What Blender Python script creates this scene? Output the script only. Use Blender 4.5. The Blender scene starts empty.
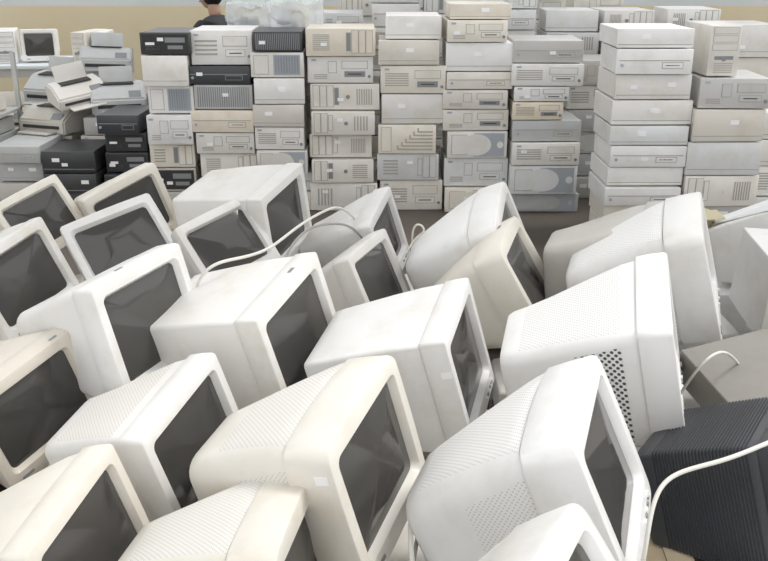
import bpy, bmesh, math, random
from mathutils import Matrix, Vector, Euler, noise
random.seed(7)
scene=bpy.context.scene
COL=bpy.context.collection
# ---------------------------------------------------------------- camera
cam=bpy.data.cameras.new('camera'); co=bpy.data.objects.new('camera',cam); COL.objects.link(co)
co.location=(0,0,1.67); co.rotation_euler=(math.radians(70),0,0); cam.sensor_width=36; cam.lens=42.19
scene.camera=co
scene.view_settings.view_transform='Standard'

# ---------------------------------------------------------------- materials
def new_mat(name):
    m=bpy.data.materials.new(name); m.use_nodes=True
    return m,m.node_tree,m.node_tree.nodes['Principled BSDF']
def plastic(name,col,rough=.36,dirt=.11,scale=5.0):
    m,nt,b=new_mat(name)
    tc=nt.nodes.new('ShaderNodeTexCoord'); n=nt.nodes.new('ShaderNodeTexNoise'); n.inputs['Scale'].default_value=scale; n.inputs['Detail'].default_value=9; n.inputs['Roughness'].default_value=.65
    oi=nt.nodes.new('ShaderNodeObjectInfo'); ad=nt.nodes.new('ShaderNodeVectorMath'); ad.operation='ADD'
    cx=nt.nodes.new('ShaderNodeCombineXYZ'); 
    mu=nt.nodes.new('ShaderNodeMath'); mu.operation='MULTIPLY'; mu.inputs[1].default_value=50
    nt.links.new(oi.outputs['Random'],mu.inputs[0]); nt.links.new(mu.outputs[0],cx.inputs[0])
    nt.links.new(tc.outputs['Object'],ad.inputs[0]); nt.links.new(cx.outputs[0],ad.inputs[1]); nt.links.new(ad.outputs[0],n.inputs['Vector'])
    r=nt.nodes.new('ShaderNodeValToRGB'); r.color_ramp.elements[0].position=.30; r.color_ramp.elements[1].position=.52
    r.color_ramp.elements[0].color=(col[0]*(1-dirt),col[1]*(1-dirt*1.2),col[2]*(1-dirt*1.6),1); r.color_ramp.elements[1].color=(*col,1)
    nt.links.new(n.outputs['Fac'],r.inputs[0])
    # each unit has aged a little differently
    hs=nt.nodes.new('ShaderNodeHueSaturation'); mr=nt.nodes.new('ShaderNodeMapRange'); mr.inputs['To Min'].default_value=.93; mr.inputs['To Max'].default_value=1.05
    ms=nt.nodes.new('ShaderNodeMapRange'); ms.inputs['To Min'].default_value=.4; ms.inputs['To Max'].default_value=1.7
    fr=nt.nodes.new('ShaderNodeMath'); fr.operation='FRACT'; m7=nt.nodes.new('ShaderNodeMath'); m7.operation='MULTIPLY'; m7.inputs[1].default_value=7.31
    nt.links.new(oi.outputs['Random'],m7.inputs[0]); nt.links.new(m7.outputs[0],fr.inputs[0]); nt.links.new(fr.outputs[0],ms.inputs['Value']); nt.links.new(ms.outputs[0],hs.inputs['Saturation'])
    nt.links.new(oi.outputs['Random'],mr.inputs['Value']); nt.links.new(mr.outputs[0],hs.inputs['Value']); nt.links.new(r.outputs[0],hs.inputs['Color']); nt.links.new(hs.outputs[0],b.inputs['Base Color'])
    b.inputs['Roughness'].default_value=rough
    return m
def perforated(name,col,pitch,rad,dark=.12):
    m,nt,b=new_mat(name)
    uv=nt.nodes.new('ShaderNodeUVMap'); uv.uv_map='metres'
    mp=nt.nodes.new('ShaderNodeMapping'); mp.inputs['Rotation'].default_value=(0,0,math.radians(45)); mp.inputs['Scale'].default_value=(1/pitch,1/pitch,1)
    vo=nt.nodes.new('ShaderNodeTexVoronoi'); vo.voronoi_dimensions='2D'; vo.inputs['Scale'].default_value=1; vo.inputs['Randomness'].default_value=0
    cr=nt.nodes.new('ShaderNodeValToRGB'); cr.color_ramp.elements[0].position=rad/pitch*.8; cr.color_ramp.elements[1].position=rad/pitch*1.2
    cr.color_ramp.elements[0].color=(col[0]*dark,col[1]*dark,col[2]*dark,1); cr.color_ramp.elements[1].color=(*col,1)
    nt.links.new(uv.outputs[0],mp.inputs['Vector']); nt.links.new(mp.outputs[0],vo.inputs['Vector']); nt.links.new(vo.outputs['Distance'],cr.inputs[0]); nt.links.new(cr.outputs[0],b.inputs['Base Color'])
    b.inputs['Roughness'].default_value=.5
    return m
def simple(name,col,rough=.5,metal=0):
    m,nt,b=new_mat(name); b.inputs['Base Color'].default_value=(*col,1); b.inputs['Roughness'].default_value=rough; b.inputs['Metallic'].default_value=metal
    return m
TONES={'white':(.82,.81,.79),'warm':(.79,.765,.715),'beige':(.66,.60,.51),'grey':(.56,.54,.50),'black':(.05,.052,.056),'cool':(.74,.75,.75),'silver':(.52,.53,.53),'cream':(.76,.72,.65),'taupe':(.30,.285,.26)}
PL={k:plastic(k+'_plastic',v) for k,v in TONES.items()}
PF={k:perforated(k+'_fine_vent_grille',v,.0085,.0020,.68) for k,v in TONES.items()}
PC={k:perforated(k+'_coarse_vent_grille',v,.013,.0044,.08) for k,v in TONES.items()}
GLASS=simple('crt_glass',(.065,.062,.058),.07)
DARK=simple('dark_recess',(.035,.035,.035),.7)
MIDG=simple('mid_grey_trim',(.25,.26,.27),.5)
BLUEG=simple('blue_grey_trim',(.40,.43,.47),.45)
STICK=simple('paper_sticker',(.93,.93,.93),.6)
LINE=simple('seam_shadow_line',(.43,.41,.37),.7)
STEEL=simple('painted_steel',(.55,.55,.53),.4,.4)

# ---------------------------------------------------------------- mesh helpers
def add_box(bm,c,s,mi=0,bev=0.0,rot=None,seg=2):
    r=bmesh.ops.create_cube(bm,size=1.0)
    vs=r['verts']
    M=Matrix.Translation(Vector(c))@((rot.to_matrix().to_4x4()) if rot else Matrix.Identity(4))@Matrix.Diagonal((*s,1))
    bmesh.ops.transform(bm,matrix=M,verts=vs)
    fs=set(f for v in vs for f in v.link_faces)
    for f in fs: f.material_index=mi
    if bev>0:
        es=list(set(e for v in vs for e in v.link_edges))
        o=bmesh.ops.bevel(bm,geom=es,offset=bev,segments=seg,affect='EDGES',profile=.5)
        for f in o['faces']: f.material_index=mi
def add_cyl(bm,c,r,h,mi=0,axis='Y',seg=16,r2=None):
    o=bmesh.ops.create_cone(bm,cap_ends=True,segments=seg,radius1=r,radius2=r if r2 is None else r2,depth=h)
    R={'Y':Matrix.Rotation(math.pi/2,4,'X'),'X':Matrix.Rotation(math.pi/2,4,'Y'),'Z':Matrix.Identity(4)}[axis]
    bmesh.ops.transform(bm,matrix=Matrix.Translation(Vector(c))@R,verts=o['verts'])
    for f in set(f for v in o['verts'] for f in v.link_faces): f.material_index=mi
def finish(bm,name,mats,smooth=True,angle=35,link=True):
    me=bpy.data.meshes.new(name+'_mesh'); bm.normal_update(); bm.to_mesh(me); bm.free()
    for m in mats: me.materials.append(m)
    if smooth:
        for p in me.polygons: p.use_smooth=True
        me.set_sharp_from_angle(angle=math.radians(angle))
    if not link: return me
    ob=bpy.data.objects.new(name,me); COL.objects.link(ob); return ob
def inst(name,me,loc=(0,0,0),rot=(0,0,0),sc=1):
    ob=bpy.data.objects.new(name,me); ob.location=loc; ob.rotation_euler=rot
    ob.scale=(sc,sc,sc) if not hasattr(sc,'__len__') else sc
    COL.objects.link(ob); return ob

# ---------------------------------------------------------------- CRT monitor
NS,NC=6,5
def ring(hw,zt,zb,r,y,arch=0,bow=0):
    pts=[]
    cz=(zt+zb)/2; hh=(zt-zb)/2
    r=min(r,hw*.9,hh*.9)
    cs=[(hw-r,-hh+r,-90),(hw-r,hh-r,0),(-hw+r,hh-r,90),(-hw+r,-hh+r,180)]
    st=[(-hw+r,-hh),(hw,-hh+r),(hw-r,hh),(-hw,hh-r)]
    en=[(hw-r,-hh),(hw,hh-r),(-hw+r,hh),(-hw,-hh+r)]
    for k in range(4):
        for i in range(NS):
            t=i/NS; pts.append((st[k][0]*(1-t)+en[k][0]*t, st[k][1]*(1-t)+en[k][1]*t))
        cx,cz2,a0=cs[k]
        for i in range(NC):
            a=math.radians(a0+90*i/NC); pts.append((cx+r*math.cos(a),cz2+r*math.sin(a)))
    out=[]
    for x,z in pts:
        if arch:
            if z>0: z=z+arch*(1-(x/hw)**2)*(z/hh)
        if bow:
            x=x+math.copysign(bow*(1-(z/hh)**2),x)*min(1,abs(x)/hw)
        out.append(Vector((x,y,z+cz)))
    return out
STY={
 'hump':dict(c=.085,body=[(.087,.197,.176,-.178,.024),(.12,.193,.172,-.175,.028),(.17,.182,.160,-.168,.034),(.23,.166,.143,-.158,.036),(.30,.148,.122,-.145,.036),(.36,.136,.106,-.134,.036),(.395,.130,.098,-.128,.036),(.408,.122,.090,-.120,.032),(.412,.108,.076,-.106,.03)],arch=.005,bow=.002,r=.016),
 'round':dict(c=.115,body=[(.117,.198,.180,-.180,.04),(.15,.192,.174,-.175,.05),(.20,.180,.160,-.165,.055),(.26,.164,.142,-.152,.06),(.32,.148,.122,-.14,.06),(.37,.136,.104,-.13,.055),(.40,.126,.092,-.12,.05),(.412,.112,.078,-.106,.04),(.415,.09,.06,-.085,.03)],arch=.018,bow=.006,r=.034),
 'boxy':dict(c=.078,body=[(.080,.199,.179,-.179,.010),(.14,.197,.177,-.172,.011),(.22,.190,.171,-.154,.013),(.30,.181,.163,-.132,.014),(.37,.174,.156,-.114,.014),(.393,.171,.152,-.110,.014),(.400,.165,.146,-.104,.013),(.402,.155,.137,-.095,.012)],arch=.002,bow=0,r=.009),
}
def monitor_mesh(name,style,tone,vent='fine',label=None,brand=True,ribs=False,deep=1.0):
    S=STY[style]; c=S['c']; arch,bow,r=S['arch'],S['bow'],S['r']
    a,b=.205,.185
    bm=bmesh.new(); uvl=bm.loops.layers.uv.new('metres')
    def mk(pts): return [bm.verts.new(p) for p in pts]
    def uvfix(f):
        f.normal_update(); nn=f.normal
        for l in f.loops:
            p=l.vert.co
            if abs(nn.z)>=abs(nn.x): l[uvl].uv=(p.x,p.y)
            else: l[uvl].uv=(p.z,p.y)
    zc=.006
    rings=[]
    sw,sh=.172,.138
    rings.append((ring(sw-.008,sh-.008+zc,-sh+.008+zc,.02,.020),0))
    rings.append((ring(sw-.006,sh-.006+zc,-sh+.006+zc,.022,.014),0))
    rings.append((ring(sw+.003,sh+.003+zc,-sh-.003+zc,.022,.0005),0))
    rings.append((ring(a-.008,b-.008,-b+.008,max(r-.006,.005),-.001,arch,bow),0))
    rings.append((ring(a-.0025,b-.0025,-b+.0025,max(r-.002,.006),.0015,arch,bow),0))
    rings.append((ring(a,b,-b,r,.008,arch,bow),0))
    rings.append((ring(a,b,-b,r,c*.5,arch*.9,bow),0))
    rings.append((ring(a-.002,b-.002,-b+.002,r,c-.006,arch*.8,bow),0))
    rings.append((ring(a-.004,b-.004,-b+.004,r,c-.003,arch*.8,bow),0))
    rings.append((ring(a-.009,b-.009,-b+.009,r,c-.003,arch*.6,bow),5))
    body=[(c+(q[0]-c)*deep,*q[1:]) for q in S['body']]
    yb=body[-1][0]
    if ribs:
        nb=[]
        ys=[.10+.009*i for i in range(28)]
        def interp(y):
            for q,w in zip(body,body[1:]):
                if q[0]<=y<=w[0]:
                    t=(y-q[0])/(w[0]-q[0]); return [q[k]*(1-t)+w[k]*t for k in range(5)]
        nb.append(body[0])
        for y in ys:
            for dy,off in((0,0),(.002,-.004),(.0045,-.004),(.0065,0)):
                v=interp(y+dy); nb.append((y+dy,v[1]+off,v[2]+off,v[3],v[4]))
        nb+= [q for q in body if q[0]>ys[-1]+.008]
        body=nb
    for q in body: rings.append((ring(q[1],q[2],q[3],q[4],q[0],arch*.5*max(0,1-(q[0]-c)/.3),0),1))
    V=[mk(p) for p,_ in rings]
    n=len(V[0]); per=NS+NC
    top_idx=set(range(2*per-1,3*per-NC+1)); side_idx=set(range(per,per+NS))|set(range(3*per,3*per+NS))
    for k in range(len(V)-1):
        kind=rings[k+1][1]; y0,y1=rings[k][0][0].y,rings[k+1][0][0].y
        for i in range(n):
            j=(i+1)%n
            f=bm.faces.new((V[k][i],V[k][j],V[k+1][j],V[k+1][i]))
            mi=0
            if kind==5: mi=4
            ym=(y0+y1)/2
            if kind==1 and k>=10:
                if vent in('fine','both') and i in top_idx and .12<ym<.37: mi=2
                if vent=='both' and i in side_idx and .11<ym<.235: mi=3
                if vent=='fine' and i in side_idx and .12<ym<.30: mi=2
            f.material_index=mi; uvfix(f)
    f=bm.faces.new(V[-1]); f.material_index=0
    P0=rings[0][0]; prev=V[0]
    for t in (.8,.6,.4,.2):
        pts=[Vector((p.x*t, .020-.011*(1-t*t), zc+(p.z-zc)*t)) for p in P0]
        cur=mk(pts)
        for i in range(n):
            j=(i+1)%n; f=bm.faces.new((cur[i],cur[j],prev[j],prev[i])); f.material_index=1
        prev=cur
    cv=bm.verts.new((0,.009,zc))
    for i in range(n): f=bm.faces.new((cv,prev[(i+1)%n],prev[i])); f.material_index=1
    bmesh.ops.recalc_face_normals(bm,faces=bm.faces[:])
    if brand:
        for i in range(4): add_box(bm,(.05+.022*i,-.001,-.159),(.014,.006,.007),5 if i%2 else 0,.001)
        add_cyl(bm,(.155,-.001,-.158),.008,.008,0)
        add_box(bm,(-.135,-.0015,-.159),(.045,.002,.009),5)
        add_box(bm,(.135,-.002,-.158),(.005,.002,.003),4)
    add_box(bm,(0,yb,-.02),(.12,.004,.05),4,.001); add_box(bm,(-.02,yb+.002,.035),(.07,.002,.03),6)
    add_box(bm,(.03,yb+.006,-.02),(.03,.012,.018),5,.001)
    add_cyl(bm,(0,.19,S['body'][3][3]-.006),.07,.03,0,'Z',24)
    if label:
        for (lx,ly,lz,ax) in label:
            if ax=='L': add_box(bm,(-a-bow*(1-(lz/b)**2)-.0004,ly,lz),(.0015,.030,.020),6)
            if ax=='T': add_box(bm,(lx,ly,b+arch*(1-(lx/a)**2)+.0002),(.034,.022,.0015),6)
            if ax=='M': add_box(bm,(lx,ly,b+arch*(1-(lx/a)**2)+.0002),(.030,.012,.0015),5)
            if ax=='D': add_cyl(bm,(-a-bow*(1-(lz/b)**2)-.0002,ly,lz),.009,.0015,5,'X',20)
    return finish(bm,name,[PL[tone],GLASS,PF[tone],PC[tone],DARK,MIDG,STICK],angle=38,link=False)

POSE=[
('A','hump','warm','no',1,-1.47,3.74,.59,.74,.43,-.31,-.23),
('B','hump','warm','no',1,-1.12,3.91,.56,.72,.08,-.31,-.08),
('C','hump','warm','no',1,-1.05,3.45,.58,.23,.84,-.39,-.06),
('D','hump','white','no',1.1,-.67,2.45,.65,1.14,.23,-.05,-.02),
('E','boxy','white','no',1,-1.31,3.11,.54,1.02,.28,-.25,-.09),
('F','hump','warm','no',1,-.59,3.29,.62,.62,.59,-.27,-.22),
('G','boxy','white','no',1.15,-.39,3.58,.63,1.22,.05,-.16,-.03),
('H','hump','white','no',1,.03,3.64,.53,1.28,.24,-.21,-.10),
('I','hump','warm','no',1,.0,3.17,.51,1.18,.41,-.03,-.11),
('J','round','white','no',1.05,.50,3.24,.64,1.28,.36,-.25,-.03),
('K','round','warm','no',1,.52,2.97,.61,1.27,.53,-.05,-.04),
('L','boxy','white','no',1.18,-.23,2.45,.60,1.17,.20,-.19,-.01),
('M','boxy','white','no',1.14,.25,2.32,.58,1.30,.25,-.11,-.04),
('N','round','warm','fine',1.14,.0,1.75,.59,1.19,.22,-.14,-.02),
('O','round','white','fine',1.08,.48,1.60,.67,1.24,.42,-.04,.0),
('P','hump','white','both',1.1,.78,2.19,.68,1.30,.21,-.18,.02),
('Q','round','white','fine',1.08,1.07,2.78,.71,1.25,.27,-.09,.04),
('R','hump','grey','no',1.05,1.0,3.0,.64,1.25,.10,0,-.02),
('V','hump','warm','fine',1.12,-.46,2.01,.49,1.21,.20,-.20,-.10),
('W','hump','beige','no',1,-.96,2.25,.46,.94,.02,-.30,-.15),
('X','hump','cream','no',1.05,-.60,1.60,.47,1.33,.23,-.15,-.14),
('Y','round','warm','fine',1.1,-.15,1.52,.47,1.42,.12,.04,-.12),
('Z','round','white','no',1,.315,.99,.73,1.20,.62,.12,-.02),
('U','boxy','black','no',1,1.01,1.82,.50,1.02,.31,.07,-.10),
('S','boxy','white','no',1,1.80,3.65,.54,1.0,.38,.05,-.09),
]
LABELS={'N':[(0,.03,.12,'L')],'O':[(.13,.035,0,'T')],'Y':[(0,.05,.10,'L')],'Z':[(0,.05,.11,'L')],'M':[(0,.02,.08,'L')],'L':[(.08,.03,0,'M')],'W':[(.15,.02,0,'M')],'D':[(-.05,.03,0,'M')],'K':[(.06,.04,0,'M')]}
cache={}
def pose_matrix(x,y,z,yaw,pit,rol,s):
    R=Matrix.Rotation(yaw,4,'Z')@Matrix.Rotation(-pit,4,'X')@Matrix.Rotation(rol,4,'Y')
    return Matrix.Translation((x,y,z))@R@Matrix.Scale(math.exp(s),4)
for (k,st,tone,vent,deep,*p) in POSE:
    me=monitor_mesh('crt_monitor_'+k,st,tone,vent,LABELS.get(k),ribs=(k=='U'),deep=deep)
    cache[k]=me
    ob=bpy.data.objects.new('crt_monitor',me); COL.objects.link(ob); ob.matrix_world=pose_matrix(*p)
    if k=='S': SM=ob.matrix_world.copy()
for k,p in (('D',(1.80,2.9,.45,1.2,.3,-.1,-.05)),('L',(1.75,2.2,.42,1.15,.25,0,-.05)),('C',(-1.9,3.3,.52,.8,.3,-.2,-.1)),('V',(-1.6,2.6,.5,1.1,.2,-.2,-.1)),('G',(-1.35,1.95,.45,1.1,.2,-.2,-.1)),('J',(1.6,1.35,.5,1.2,.3,-.1,-.05))):
    ob=bpy.data.objects.new('crt_monitor',cache[k]); COL.objects.link(ob); ob.matrix_world=pose_matrix(*p)
ks=['L','W','D','G','X','I','M']
n=0
for iy in range(7):
    for ix in range(8):
        n+=1
        x=-1.75+ix*.5+(.1 if iy%2 else 0); y=1.0+iy*.46
        ob=bpy.data.objects.new('crt_monitor',cache[ks[n%7]]); COL.objects.link(ob)
        ob.matrix_world=pose_matrix(x,y,.163,math.pi/2*1.0+random.uniform(-.08,.08),0,0,-.22)

# ---------------------------------------------------------------- computer cases
def case_mesh(w,h,d,style,tone,seed,shell=None):
    rn=random.Random(seed); bm=bmesh.new()
    add_box(bm,(0,.012+d/2,h/2),(w-.008,d,h-.006),0,.003,seg=1)
    add_box(bm,(0,.006,h/2),(w-.001,.030,h-.003),1,.005,seg=2)
    fy=-.009
    def plate(x,z,sx,sz,mi=1,out=.003,edge=.004):
        add_box(bm,(x,fy,z),(sx+edge*2,.002,sz+edge*2),2); add_box(bm,(x,fy-out/2,z),(sx,out+.002,sz),mi)
    def slots(x,z,sx,sz,n,mi=3,vert=False):
        for i in range(n):
            if vert: add_box(bm,(x-sx/2+sx*(i+.5)/n,fy-.001,z),(sx/n*.45,.003,sz),mi)
            else: add_box(bm,(x,fy-.001,z-sz/2+sz*(i+.5)/n),(sx,.003,sz/n*.45),mi)
    if style=='tower':
        fl=rn.choice((-1,1)); nb=rn.choice((2,3))
        for i in range(nb): plate(fl*(w*.5-.03-.046*i-.01),h*.52,.038,h*.78)
        plate(fl*(w*.5-.03-.046*nb-.006),h*.52,.024,h*.62,rn.choice((1,1,4)))
        slots(-fl*w*.28,h*.5,w*.24,h*.6,rn.choice((5,7,9)),2,rn.random()<.5)
        add_cyl(bm,(fl*(-.02),fy-.002,h*.5),.013,.008,4 if rn.random()<.5 else 1)
    elif style=='desk':
        plate(w*.22,h*.68,w*.38,h*.26); plate(w*.22,h*.34,w*.30,h*.18,rn.choice((1,1,4)))
        add_box(bm,(w*.22,fy-.004,h*.34),(w*.2,.002,.006),3)
        if rn.random()<.6: slots(-w*.25,h*.5,w*.36,h*.5,rn.choice((4,5,6)),2)
        else: slots(-w*.3,h*.25,w*.2,h*.2,3,2); plate(-w*.12,h*.6,.05,h*.4)
        add_cyl(bm,(w*.44,fy-.002,h*.25),.010,.008,4)
        add_box(bm,(-w*.4,fy-.002,h*.86),(.03,.002,.012),5)
    elif style=='slim':
        add_box(bm,(0,fy-.001,h*.55),(w*.92,.003,.005),2); plate(w*.24,h*.36,w*.26,h*.2); add_box(bm,(w*.24,fy-.003,h*.36),(w*.18,.002,.005),3)
        add_cyl(bm,(-w*.42,fy-.002,h*.36),.009,.008,5)
    elif style=='ribbed':
        slots(0,h*.5,w*.9,h*.8,24,4,True)
    elif style=='plain':
        add_box(bm,(0,fy-.0005,h*.18),(w*.96,.002,.004),2)
        if rn.random()<.6: add_box(bm,(rn.uniform(-.3,.3)*w,fy-.001,h*.6),(.05,.002,.025),6)
    elif style=='oval':
        add_box(bm,(w*.2,fy-.001,h*.5),(w*.5,.004,h*.86),5,.0)
        o=bmesh.ops.create_cone(bm,cap_ends=True,segments=32,radius1=.5,radius2=.5,depth=1)
        bmesh.ops.transform(bm,matrix=Matrix.Translation((-w*.02,fy-.003,h*.5))@Matrix.Diagonal((w*.5,.006,h*.8,1))@Matrix.Rotation(math.pi/2,4,'X'),verts=o['verts'])
        for f in set(f for v in o['verts'] for f in v.link_faces): f.material_index=1
        plate(-w*.3,h*.5,w*.24,h*.7); add_cyl(bm,(w*.38,fy-.004,h*.5),h*.12,.008,1)
        slots(w*.08,h*.5,w*.18,h*.4,5,2)
    elif style=='window':
        add_box(bm,(w*.18,fy-.001,h*.5),(w*.5,.003,h*.8),5); slots(w*.18,h*.5,w*.46,h*.7,9,4,True); plate(-w*.3,h*.5,w*.26,h*.7)
    elif style=='wave':
        for i in range(6):
            x0=-w*.16+w*.07*i
            add_box(bm,((x0+w*.44)/2,fy-.001,h*(.16+.12*i)),(w*.44-x0,.003,h*.05),2)
            add_box(bm,(x0,fy-.001,h*(.22+.12*i)),(h*.05,.003,h*.14),2)
        plate(-w*.36,h*.5,w*.16,h*.8)
    elif style=='darkfront':
        add_box(bm,(0,fy-.001,h*.5),(w*.92,.003,h*.82),3); plate(w*.2,h*.66,w*.4,h*.22,4); plate(w*.2,h*.34,w*.3,h*.16,4)
        add_box(bm,(-w*.3,fy-.004,h*.5),(w*.18,.002,h*.12),6); slots(-w*.25,h*.3,w*.3,h*.2,3,4)
    if rn.random()<.4: add_box(bm,(rn.uniform(-.35,.1)*w,fy-.006,h*rn.uniform(.3,.7)),(.04,.0015,.022),6)
    sh=PL[shell or tone]
    return finish(bm,'computer_case',[sh,PL[tone],LINE if tone!='black' else MIDG,DARK,MIDG,BLUEG,STICK,STEEL],angle=30,link=False)
seedc=[100]
def stack(X,Y,W,layers,z0=0.0,rotj=.035,D=.42):
    z=z0
    for L in layers:
        h=L[0]; st=L[1] if len(L)>1 else random.choice(('tower','tower','desk','plain')); tone=L[2] if len(L)>2 else random.choice(('white','warm','warm','cream'))
        w=W*(L[3] if len(L)>3 else random.uniform(.92,1.02)); dx=L[4] if len(L)>4 else random.uniform(-.02,.02)
        seedc[0]+=1
        inst('desktop_computer_case',case_mesh(w,h-.003,D,st,tone,seedc[0]),(X+dx,Y+random.uniform(-.035,.035),z),(0,0,random.uniform(-rotj,rotj)))
        z+=h
    return z
T='tower';K='desk';Pn='plain'
stack(-1.43,6,.31,[(.135,K,'grey'),(.165,'darkfront','grey'),(.165,T,'warm'),(.2,K,'white'),(.185,'window','white'),(.2,Pn,'white'),(.145,'darkfront','black',1.05,.02)])
stack(-1.06,6,.41,[(.12,K,'cream'),(.115,'slim','warm'),(.165,T,'warm'),(.145,K,'cream'),(.15,'slim','cream'),(.165,'ribbed','silver'),(.12,'slim','black',1.0),(.225,'desk','white',.98)])
stack(-.68,6,.355,[(.135,K,'cream'),(.13,'slim','cool'),(.165,'oval','cream'),(.155,K,'warm'),(.15,Pn,'beige'),(.17,Pn,'warm'),(.165,'window','warm'),(.13,'ribbed','black',.9)])
stack(-.273,6,.45,[(.2,T,'cream'),(.165,T,'warm'),(.165,T,'warm'),(.16,T,'cream'),(.175,T,'warm'),(.175,K,'warm'),(.18,T,'cream')])
stack(.173,6,.42,[(.215,K,'warm'),(.185,T,'cool'),(.2,'wave','warm'),(.2,Pn,'white'),(.185,K,'warm'),(.16,Pn,'cream'),(.15,Pn,'white',.86)])
stack(.613,6,.43,[(.17,'oval','warm'),(.2,K,'cool'),(.185,'oval','white'),(.145,K,'warm'),(.13,K,'cream'),(.115,'slim','warm'),(.185,Pn,'white'),(.14,K,'warm',.9),(.1,Pn,'cream',.92)])
stack(1.08,5.95,.48,[(.135,'oval','silver'),(.2,'oval','cool'),(.155,K,'warm'),(.145,'slim','silver'),(.12,K,'cream',.7,-.07),(.1,K,'white',.75,-.05),(.145,K,'white'),(.145,'slim','grey',.95)])
stack(1.54,5.2,.462,[(.13,Pn,'white'),(.127,Pn,'warm'),(.115,'slim','white'),(.115,Pn,'white'),(.13,'slim','white'),(.115,Pn,'cool'),(.145,Pn,'white'),(.145,Pn,'white'),(.145,'slim','white'),(.11,Pn,'white')],rotj=.02)
stack(2.0,5.2,.435,[(.125,Pn,'warm'),(.125,Pn,'grey'),(.19,T,'warm'),(.2,'plain','cool'),(.19,Pn,'cream'),(.175,K,'grey')],rotj=.05)
stack(2.52,5.6,.45,[(.2,Pn,'cool'),(.2,T,'white'),(.17,Pn,'warm'),(.17,Pn,'white')])
stack(2.42,6.3,.5,[(.25,Pn,'white'),(.25,T,'cream'),(.25,Pn,'white'),(.25,Pn,'cream'),(.22,Pn,'white')])
stack(1.9,6.4,.42,[(.2,T),(.2,T),(.2,T),(.2,T),(.18,K),(.15,Pn,'cream')])
stack(1.46,6.35,.36,[(.16,Pn,'grey'),(.16,Pn,'silver'),(.16,'oval','cool'),(.16,Pn,'grey'),(.17,K,'warm'),(.17,K,'grey')])
for X,W,hs in((-1.35,.42,6),(-.85,.44,6),(-.36,.42,8),(.07,.38,9),(.47,.36,9),(.90,.44,9),(1.37,.40,8),(1.8,.40,8),(2.25,.4,8)):
    stack(X*1.02,6.98,W,[(random.uniform(.148,.172),random.choice((K,T,Pn,'slim')),random.choice(('white','warm','cream','cool','warm'))) for _ in range(hs)])
for X,W,hs in((-.15,.42,9),(.32,.42,9),(.8,.44,9),(1.3,.4,9),(1.75,.44,8)):
    stack(X,7.75,W,[(random.uniform(.155,.18),random.choice((K,T,Pn)),random.choice(('white','warm','cream','cool'))) for _ in range(hs)])
stack(-1.755,6,.30,[(.13,K,'black'),(.135,'darkfront','black'),(.14,'darkfront','black'),(.13,'darkfront','black'),(.13,'slim','black')])
stack(-2.10,5.95,.36,[(.14,Pn,'black'),(.14,Pn,'black'),(.15,Pn,'black')])
stack(-2.47,6.0,.32,[(.2,Pn,'grey'),(.14,Pn,'silver'),(.12,'slim','silver')])
stack(-1.95,6.42,.40,[(.15,Pn,'grey'),(.15,K,'silver'),(.15,K,'beige'),(.13,Pn,'grey')])
stack(-2.42,6.42,.40,[(.15,Pn,'beige'),(.15,K,'silver'),(.14,K,'grey')])
def tower_up(x,y,z,w,h,tone='warm',rz=0,d=.4):
    bm=bmesh.new()
    add_box(bm,(0,.01+d/2,h/2),(w-.006,d,h),0,.003,seg=1); add_box(bm,(0,.004,h/2),(w,.03,h),0,.008)
    for i in range(3):
        add_box(bm,(0,-.011,h*.9-.045*i),(w*.82,.002,.038),2); add_box(bm,(0,-.013,h*.9-.045*i),(w*.78,.003,.032),0)
    add_box(bm,(0,-.012,h*.9-.15),(w*.6,.003,.020),1)
    add_cyl(bm,(0,-.012,h*.35),.014,.01,1)
    for i in range(5): add_box(bm,(0,-.0115,h*.08+.012*i),(w*.6,.003,.005),2)
    me=finish(bm,'tower',[PL[tone],MIDG,LINE],link=False); return inst('desktop_computer_case',me,(x,y,z),(0,0,rz))
tower_up(1.93,5.25,1.007,.18,.28,'cream',.05,.3)

# ---------------------------------------------------------------- printers
def printer_mesh(w,h,d,tone,seed):
    bm=bmesh.new()
    pr=[(-d/2,0),(-d/2,h*.55),(-d*.28,h*.8),(-d*.1,h),(d*.38,h),(d/2,h*.8),(d/2,0)]
    A=[bm.verts.new((-w/2,y,z)) for y,z in pr]; B=[bm.verts.new((w/2,y,z)) for y,z in pr]
    bm.faces.new(A); bm.faces.new(B[::-1])
    for i in range(len(pr)): j=(i+1)%len(pr); bm.faces.new((A[j],A[i],B[i],B[j]))
    bmesh.ops.recalc_face_normals(bm,faces=bm.faces[:])
    bmesh.ops.bevel(bm,geom=bm.edges[:],offset=.012,segments=2,affect='EDGES')
    add_box(bm,(0,-d/2-.002,h*.3),(w*.78,.01,h*.12),1); add_box(bm,(0,-d/2-.05,h*.12),(w*.66,.11,.012),0,.003)
    add_box(bm,(0,0,h+.001),(w*.6,d*.3,.006),1); add_box(bm,(w*.3,-d*.39,h*.69),(w*.22,.06,.006),2,rot=Euler((.7,0,0)))
    add_box(bm,(0,d*.3,h+.05),(w*.62,.012,.12),0,.003,rot=Euler((-.35,0,0)))
    return finish(bm,'printer',[PL[tone],DARK,MIDG],link=False)
pm=[printer_mesh(.40,.18,.34,'grey',1),printer_mesh(.36,.15,.30,'cream',2),printer_mesh(.38,.2,.34,'silver',3)]
def table(name,x0,x1,y0,y1,z,mt):
    bm=bmesh.new(); add_box(bm,((x0+x1)/2,(y0+y1)/2,z-.015),(x1-x0,y1-y0,.03),0,.003)
    for x in(x0+.06,x1-.06):
        for y in(y0+.06,y1-.06): add_box(bm,(x,y,(z-.03)/2),(.045,.045,z-.03),1)
    add_box(bm,((x0+x1)/2,y0+.05,z-.07),(x1-x0-.1,.02,.07),1)
    return finish(bm,name,[mt,STEEL])
TABT=simple('pale_blue_laminate',(.74,.79,.82),.35)
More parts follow.
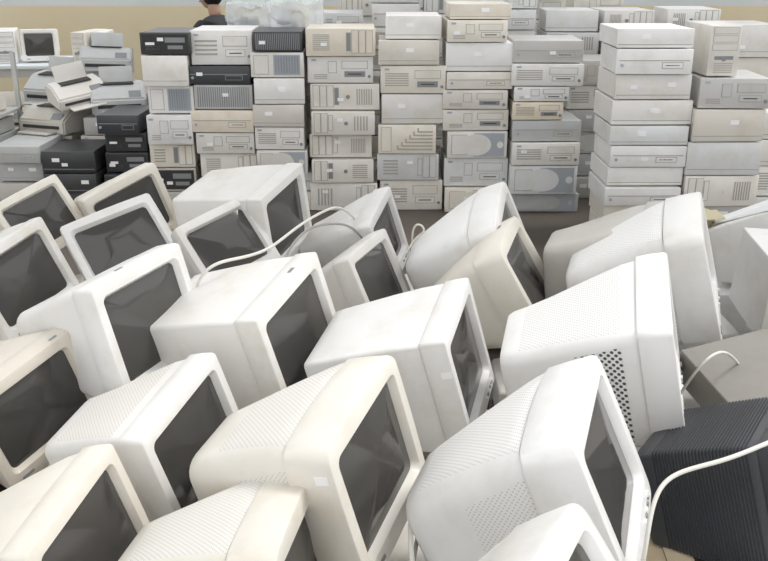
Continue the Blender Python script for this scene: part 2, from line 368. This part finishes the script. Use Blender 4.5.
table('workbench',-3.1,-1.75,6.9,7.5,.38,simple('plywood_top',(.45,.40,.33),.6))
for i,(x,y,z,rz,k,tx,ty) in enumerate(((-2.95,7.1,.382,.1,1,0,0),(-2.5,7.1,.382,.2,0,0,0),(-2.03,7.1,.382,-.3,1,0,0),(-2.55,7.12,.592,-.35,2,.1,0),(-2.08,7.1,.562,.45,0,0,.12),(-2.15,7.13,.79,.2,2,-.1,.05),
      (-1.93,6.6,.585,.3,2,0,0),(-2.40,6.6,.445,-.35,0,0,0),(-2.2,6.55,.66,.6,1,.1,-.15))):
    inst('printer',pm[k],(x,y,z),(tx,ty,rz))
def rack():
    bm=bmesh.new()
    for x in(-3.45,-2.68):
        for y in(6.2,6.65): add_box(bm,(x,y,.5),(.03,.03,1.0),0)
    for z in(.1,.35,.6): add_box(bm,(-3.065,6.42,z),(.80,.48,.02),0)
    return finish(bm,'metal_shelf_rack',[STEEL])
rack()
for zz in(.112,.362,.612):
    for x in(-3.27,-2.88):
        if zz>.6: inst('printer',pm[int(-x*10)%3],(x,6.42,zz),(0,0,random.uniform(-.3,.3)),.85)
        else:
            inst('desktop_computer_case',case_mesh(.35,.10,.36,'desk',random.choice(('grey','beige','silver')),int(-x*100)),(x,6.22,zz),(0,0,random.uniform(-.08,.08)))
            inst('desktop_computer_case',case_mesh(.33,.10,.34,'slim',random.choice(('grey','beige','silver')),int(-x*90)),(x,6.22,zz+.102),(0,0,random.uniform(-.08,.08)))
table('work_table',-5.2,-2.35,7.8,8.6,.77,TABT)
table('inspection_table',-2.2,-.6,9.0,9.6,.86,TABT)
tower_up(-3.26,7.95,.772,.2,.27,'white',.3); tower_up(-2.62,7.95,.772,.13,.26,'cream',-.2); tower_up(-2.46,8.0,.772,.12,.25,'cool',.1)
inst('crt_monitor',cache['L'],(-2.98,8.0,.92),(0,0,.2),.72)
tower_up(-3.7,8.0,.772,.2,.3,'warm',-.1)
# clear plastic wrapped bundles on top of the stacks
def bundle(x,y,z,w,d,h,seed):
    bm=bmesh.new(); bmesh.ops.create_cube(bm,size=1); bmesh.ops.subdivide_edges(bm,edges=bm.edges[:],cuts=12,use_grid_fill=True)
    for v in bm.verts:
        p=Vector((v.co.x*w,v.co.y*d,v.co.z*h)); q=noise.noise_vector(p*9+Vector((seed,0,0)))*.045+noise.noise_vector(p*25)*.022
        v.co=p+q
        if v.co.z<-h/2: v.co.z=-h/2
    add_box(bm,(-w*.2,0,-h*.1),(w*.3,d*.6,h*.5),1,.005); add_box(bm,(w*.2,0,-h*.15),(w*.35,d*.6,h*.4),2,.005)
    m=bpy.data.materials.get('clear_plastic_wrap')
    if not m:
        m,nt,b=new_mat('clear_plastic_wrap'); b.inputs['Base Color'].default_value=(.9,.93,.95,1); b.inputs['Roughness'].default_value=.12; b.inputs['Alpha'].default_value=.45
    o=finish(bm,'plastic_wrapped_bundle',[m,MIDG,PL['cool']],angle=25); o.location=(x,y,z+h/2); return o
bundle(-.93,6.98,1.0,.42,.36,.32,1); bundle(-.60,6.5,.99,.36,.3,.36,4)
stack(-.60,6.52,.34,[(.165,),(.165,),(.165,),(.165,),(.165,),(.16,)])

# ---------------------------------------------------------------- loose items on the right of the pile
inst('desktop_computer_case',case_mesh(.33,.30,.38,'plain','white',901),(1.49,2.92,.36),(.05,.05,-.08))
inst('desktop_computer_case',case_mesh(.42,.12,.42,'slim','white',902,'taupe'),(1.17,2.03,.43),(.20,-.16,.22))
bm=bmesh.new()
for i in range(5): add_box(bm,(.02*i,.015*i,.002*i),(.21,.297,.0015),0,rot=Euler((0,0,.2*i-.3)))
pp=finish(bm,'paper_sheets',[STICK]); pp.matrix_world=SM@Matrix.Translation((-.05,.2,.176))@Matrix.Rotation(-.08,4,'X')
bm=bmesh.new(); add_box(bm,(0,0,.05),(.20,.16,.10),0,.003); add_box(bm,(0,-.11,.10),(.20,.07,.004),0,rot=Euler((.3,0,0))); add_box(bm,(0,.11,.10),(.20,.07,.004),0,rot=Euler((-.3,0,0)))
cb=finish(bm,'cardboard_box',[simple('cardboard',(.60,.53,.36),.8)]); cb.location=(1.34,3.86,.50); cb.rotation_euler=(0,0,.3)

# ---------------------------------------------------------------- cables
CAB=simple('cable_rubber_white',(.74,.72,.66),.45)
CABG=simple('cable_rubber_grey',(.35,.34,.32),.5)
def cable(pts,r=.0045,mat=CAB):
    cu=bpy.data.curves.new('power_cable','CURVE'); cu.dimensions='3D'; cu.bevel_depth=r; cu.bevel_resolution=4
    sp=cu.splines.new('NURBS'); sp.points.add(len(pts)-1); sp.use_endpoint_u=True; sp.order_u=4
    for q,p in zip(sp.points,pts): q.co=(*p,1)
    cu.materials.append(mat); ob=bpy.data.objects.new('power_cable',cu); COL.objects.link(ob)
cable([(-.63,2.72,.5),(-.61,2.66,.64),(-.56,2.60,.77),(-.47,2.67,.77),(-.37,2.72,.775),(-.31,2.97,.78),(-.226,3.32,.75),(-.158,3.52,.72),(-.1,3.6,.6)],.005)
cable([(-.40,2.95,.5),(-.36,2.98,.66),(-.30,3.1,.74),(-.20,3.25,.72),(-.10,3.42,.66),(-.05,3.5,.5)],.0045,CABG)
cable([(.15,1.95,.45),(.125,1.85,.58),(.065,1.755,.54),(.05,1.60,.50),(.07,1.5,.4),(.09,1.45,.3)],.006)
cable([(.17,1.92,.45),(.15,1.83,.55),(.09,1.74,.48),(.06,1.62,.46),(.05,1.5,.36)],.005,CABG)
cable([(.47,1.40,.45),(.48,1.378,.60),(.495,1.44,.71),(.549,1.49,.74),(.646,1.49,.76),(.76,1.54,.78),(.9,1.6,.8),(1.1,1.65,.8)],.0045)
cable([(.79,2.2,.5),(.80,2.10,.66),(.86,2.12,.72),(.93,2.2,.66),(1.0,2.3,.58)],.004)
cable([(.12,3.45,.5),(.10,3.38,.66),(.14,3.34,.70),(.17,3.36,.64),(.12,3.4,.62),(.09,3.36,.56)],.004)

# ---------------------------------------------------------------- room shell
def noise_mat(name,c1,c2,scale,rough):
    m,nt,b=new_mat(name); n=nt.nodes.new('ShaderNodeTexNoise'); n.inputs['Scale'].default_value=scale; n.inputs['Detail'].default_value=8
    tc=nt.nodes.new('ShaderNodeTexCoord'); nt.links.new(tc.outputs['Object'],n.inputs['Vector'])
    r=nt.nodes.new('ShaderNodeValToRGB'); r.color_ramp.elements[0].color=(*c1,1); r.color_ramp.elements[1].color=(*c2,1); r.color_ramp.elements[0].position=.3; r.color_ramp.elements[1].position=.7
    nt.links.new(n.outputs['Fac'],r.inputs[0]); nt.links.new(r.outputs[0],b.inputs['Base Color']); b.inputs['Roughness'].default_value=rough; return m
FLOOR=noise_mat('concrete_floor',(.055,.044,.036),(.11,.092,.075),1.5,.6)
CREAM=noise_mat('cream_dado_paint',(.78,.67,.44),(.84,.74,.53),1.2,.6)
UPPER=noise_mat('pale_upper_paint',(.72,.75,.76),(.80,.82,.83),1.0,.6)
ROOF=simple('unseen_roof_sheet',(.40,.41,.42),.6); FRAME=simple('window_frame_paint',(.7,.7,.68),.5)
def boxobj(name,c,s,mat):
    bm=bmesh.new(); add_box(bm,c,s,0); return finish(bm,name,[mat],smooth=False)
boxobj('floor',(0,4,-.05),(14,14,.1),FLOOR)
def wall_y(name,y,x0,x1):
    bm=bmesh.new(); L=x1-x0; cx=(x0+x1)/2
    add_box(bm,(cx,y+.1,.55),(L,.2,1.10),0); add_box(bm,(cx,y+.1,1.55),(L,.2,.90),1); add_box(bm,(cx,y+.1,4.5),(L,.2,1.0),1)
    k=5
    for i in range(k+1): add_box(bm,(x0+L*i/k,y+.1,3.0),(.5,.2,2.0),1)
    return finish(bm,name,[CREAM,UPPER],smooth=False)
wall_y('wall_back',10.8,-7,7)
def wall_x(name,x):
    bm=bmesh.new()
    add_box(bm,(x,4,.55),(.2,13.8,1.10),0); add_box(bm,(x,4,1.40),(.2,13.8,.60),1); add_box(bm,(x,4,4.5),(.2,13.8,1.0),1)
    for i in range(5): add_box(bm,(x,-2.9+i*3.4,2.85),(.2,.5,2.3),1)
    return finish(bm,name,[CREAM,UPPER],smooth=False)
wall_x('wall_left',-7.1); wall_x('wall_right',7.1)
wi=0
for i in range(5):
    wi+=1; bm=bmesh.new(); x0=-7+.25+2.8*i; x1=-7-.25+2.8*(i+1)
    for j in range(4): add_box(bm,(x0+(x1-x0)*j/3,10.9,3.0),(.05,.06,2.0),0)
    for j in range(4): add_box(bm,((x0+x1)/2,10.9,2.0+2.0*j/3),(x1-x0,.06,.05),0)
    finish(bm,'window_%d'%wi,[FRAME],smooth=False)
bm=bmesh.new()
for i in range(5): add_box(bm,(0,-2.6+i*3.3,5.1),(14,1.3,.08),0)
finish(bm,'unseen_roof_strips',[ROOF],smooth=False)  # unseen roof strips with open gaps, added so the screens reflect stripes
bm=bmesh.new()
for x in(-4.5,-1.5,1.5,4.5):
    add_box(bm,(x,4,4.75),(.12,13.6,.22),0)
for i in range(8): add_box(bm,(0,-2.5+i*1.8,4.95),(14,.08,.10),0)
finish(bm,'unseen_roof_beams',[STEEL],smooth=False)  # out-of-view beams, added to give the screen reflections some structure

# ---------------------------------------------------------------- person seated behind the stacks
def person():
    root=bpy.data.objects.new('seated_worker',None); COL.objects.link(root)
    def skin(name,verts,edges,radii,mat,lvl=2):
        me=bpy.data.meshes.new(name); me.from_pydata(verts,edges,[]); ob=bpy.data.objects.new(name,me); COL.objects.link(ob)
        ob.parent=root
        md=ob.modifiers.new('skin','SKIN')
        for v,r in zip(me.skin_vertices[0].data,radii): v.radius=r if hasattr(r,'__len__') else (r,r)
        me.skin_vertices[0].data[0].use_root=True
        s=ob.modifiers.new('sub','SUBSURF'); s.levels=lvl; s.render_levels=lvl
        md.use_smooth_shade=True; me.materials.append(mat); return ob
    cloth=simple('dark_jacket',(.025,.025,.03),.8); jeans=simple('dark_trousers',(.03,.035,.05),.8); skinm=simple('skin',(.45,.28,.20),.5); hair=simple('black_hair',(.012,.010,.010),.5); eye=simple('eye_white',(.8,.8,.8),.3)
    V=[(0,0,.55),(-.02,0,.72),(-.05,0,.92),(-.07,0,1.03),
       (-.07,-.17,1.0),(-.20,-.22,.84),(-.40,-.14,.86),
       (-.07,.17,1.0),(-.20,.22,.84),(-.40,.14,.86)]
    E=[(0,1),(1,2),(2,3),(3,4),(4,5),(5,6),(3,7),(7,8),(8,9)]
    skin('jacket',V,E,[(.15,.12),(.14,.12),(.16,.14),(.12,.11),.075,.055,.04,.075,.055,.04],cloth)
    V=[(0,0,.53),(-.02,-.09,.53),(-.42,-.12,.52),(-.40,-.12,.10),(-.02,.09,.53),(-.42,.12,.52),(-.40,.12,.10)]
    skin('trousers',V,[(0,1),(1,2),(2,3),(0,4),(4,5),(5,6)],[.13,.10,.07,.05,.10,.07,.05],jeans)
    skin('shoe_left',[(-.38,-.12,.05),(-.46,-.12,.045),(-.56,-.12,.035)],[(0,1),(1,2)],[.045,.045,.035],hair)
    skin('shoe_right',[(-.38,.12,.05),(-.46,.12,.045),(-.56,.12,.035)],[(0,1),(1,2)],[.045,.045,.035],hair)
    skin('neck',[(-.075,0,1.02),(-.09,0,1.10),(-.10,0,1.16)],[(0,1),(1,2)],[.06,.055,.055],skinm)
    bm=bmesh.new(); bmesh.ops.create_uvsphere(bm,u_segments=24,v_segments=16,radius=1)
    for v in bm.verts:
        x,y,z=v.co; s=1-.22*max(0,-z); v.co=(x*.095*s+(-.012 if z<0 and x<0 else 0),y*.075*s,z*.118)
    bmesh.ops.transform(bm,matrix=Matrix.Translation((-.125,0,1.215)),verts=bm.verts)
    o=bmesh.ops.create_cone(bm,cap_ends=True,segments=8,radius1=.018,radius2=.006,depth=.05); bmesh.ops.transform(bm,matrix=Matrix.Translation((-.222,0,1.205)),verts=o['verts'])
    for sy in(-1,1):
        o=bmesh.ops.create_uvsphere(bm,u_segments=10,v_segments=8,radius=1); bmesh.ops.transform(bm,matrix=Matrix.Translation((-.115,sy*.075,1.205))@Matrix.Diagonal((.02,.010,.032,1)),verts=o['verts'])
        o=bmesh.ops.create_uvsphere(bm,u_segments=10,v_segments=8,radius=.011); bmesh.ops.transform(bm,matrix=Matrix.Translation((-.207,sy*.030,1.222)),verts=o['verts'])
        for f in set(f for v in o['verts'] for f in v.link_faces): f.material_index=1
    add_box(bm,(-.208,0,1.155),(.02,.045,.008),2,.002)
    h=finish(bm,'head',[skinm,eye,simple('lips',(.35,.12,.1),.5)],angle=180); h.parent=root
    bm=bmesh.new(); bmesh.ops.create_uvsphere(bm,u_segments=24,v_segments=16,radius=1)
    bmesh.ops.transform(bm,matrix=Matrix.Translation((-.105,0,1.235))@Matrix.Diagonal((.106,.087,.120,1)),verts=bm.verts)
    geom=[v for v in bm.verts if (v.co.x<-.15 and v.co.z<1.27) or v.co.z<1.13]
    bmesh.ops.delete(bm,geom=geom,context='VERTS'); h=finish(bm,'hair',[hair],angle=180); h.parent=root
    for sy in(-1,1):
        V=[(-.40,sy*.14,.86),(-.45,sy*.135,.855),(-.49,sy*.13,.85)]; E=[(0,1),(1,2)]
        skin('palm',V,E,[.024,(.035,.018),(.036,.015)],skinm,1)
        for i,l in enumerate((.06,.072,.067,.052)):
            y=sy*.13+(i-1.5)*.019
            skin('finger_%d'%(i+1),[(-.49,y,.853),(-.49-l*.55,y,.848),(-.49-l,y,.832)],[(0,1),(1,2)],[.009,.0085,.007],skinm,1)
        skin('thumb',[(-.44,sy*.13-sy*.03,.852),(-.47,sy*.13-sy*.055,.848),(-.50,sy*.13-sy*.06,.84)],[(0,1),(1,2)],[.012,.010,.008],skinm,1)
    return root
pr=person(); pr.location=(-1.42,8.3,0.04); pr.rotation_euler=(0,0,-.35); pr.scale=(1.06,1.06,1.06)
bm=bmesh.new(); add_cyl(bm,(0,0,.41),.19,.04,0,'Z',24)
for i in range(4):
    a=i*math.pi/2+.78; add_cyl(bm,(.14*math.cos(a),.14*math.sin(a),.2),.014,.4,1,'Z',10)
st=finish(bm,'stool',[MIDG,STEEL]); st.location=(-1.42,8.3,0)

# ---------------------------------------------------------------- light
w=bpy.data.worlds.new('daylight'); scene.world=w; w.use_nodes=True; bg=w.node_tree.nodes['Background']; bg.inputs[0].default_value=(.975,.985,1,1); bg.inputs[1].default_value=1.55
s=bpy.data.lights.new('sun','SUN'); s.energy=2.4; s.angle=math.radians(20); s.color=(1,.985,.96); so=bpy.data.objects.new('sun',s); so.rotation_euler=(math.radians(-4),math.radians(32),0); COL.objects.link(so)
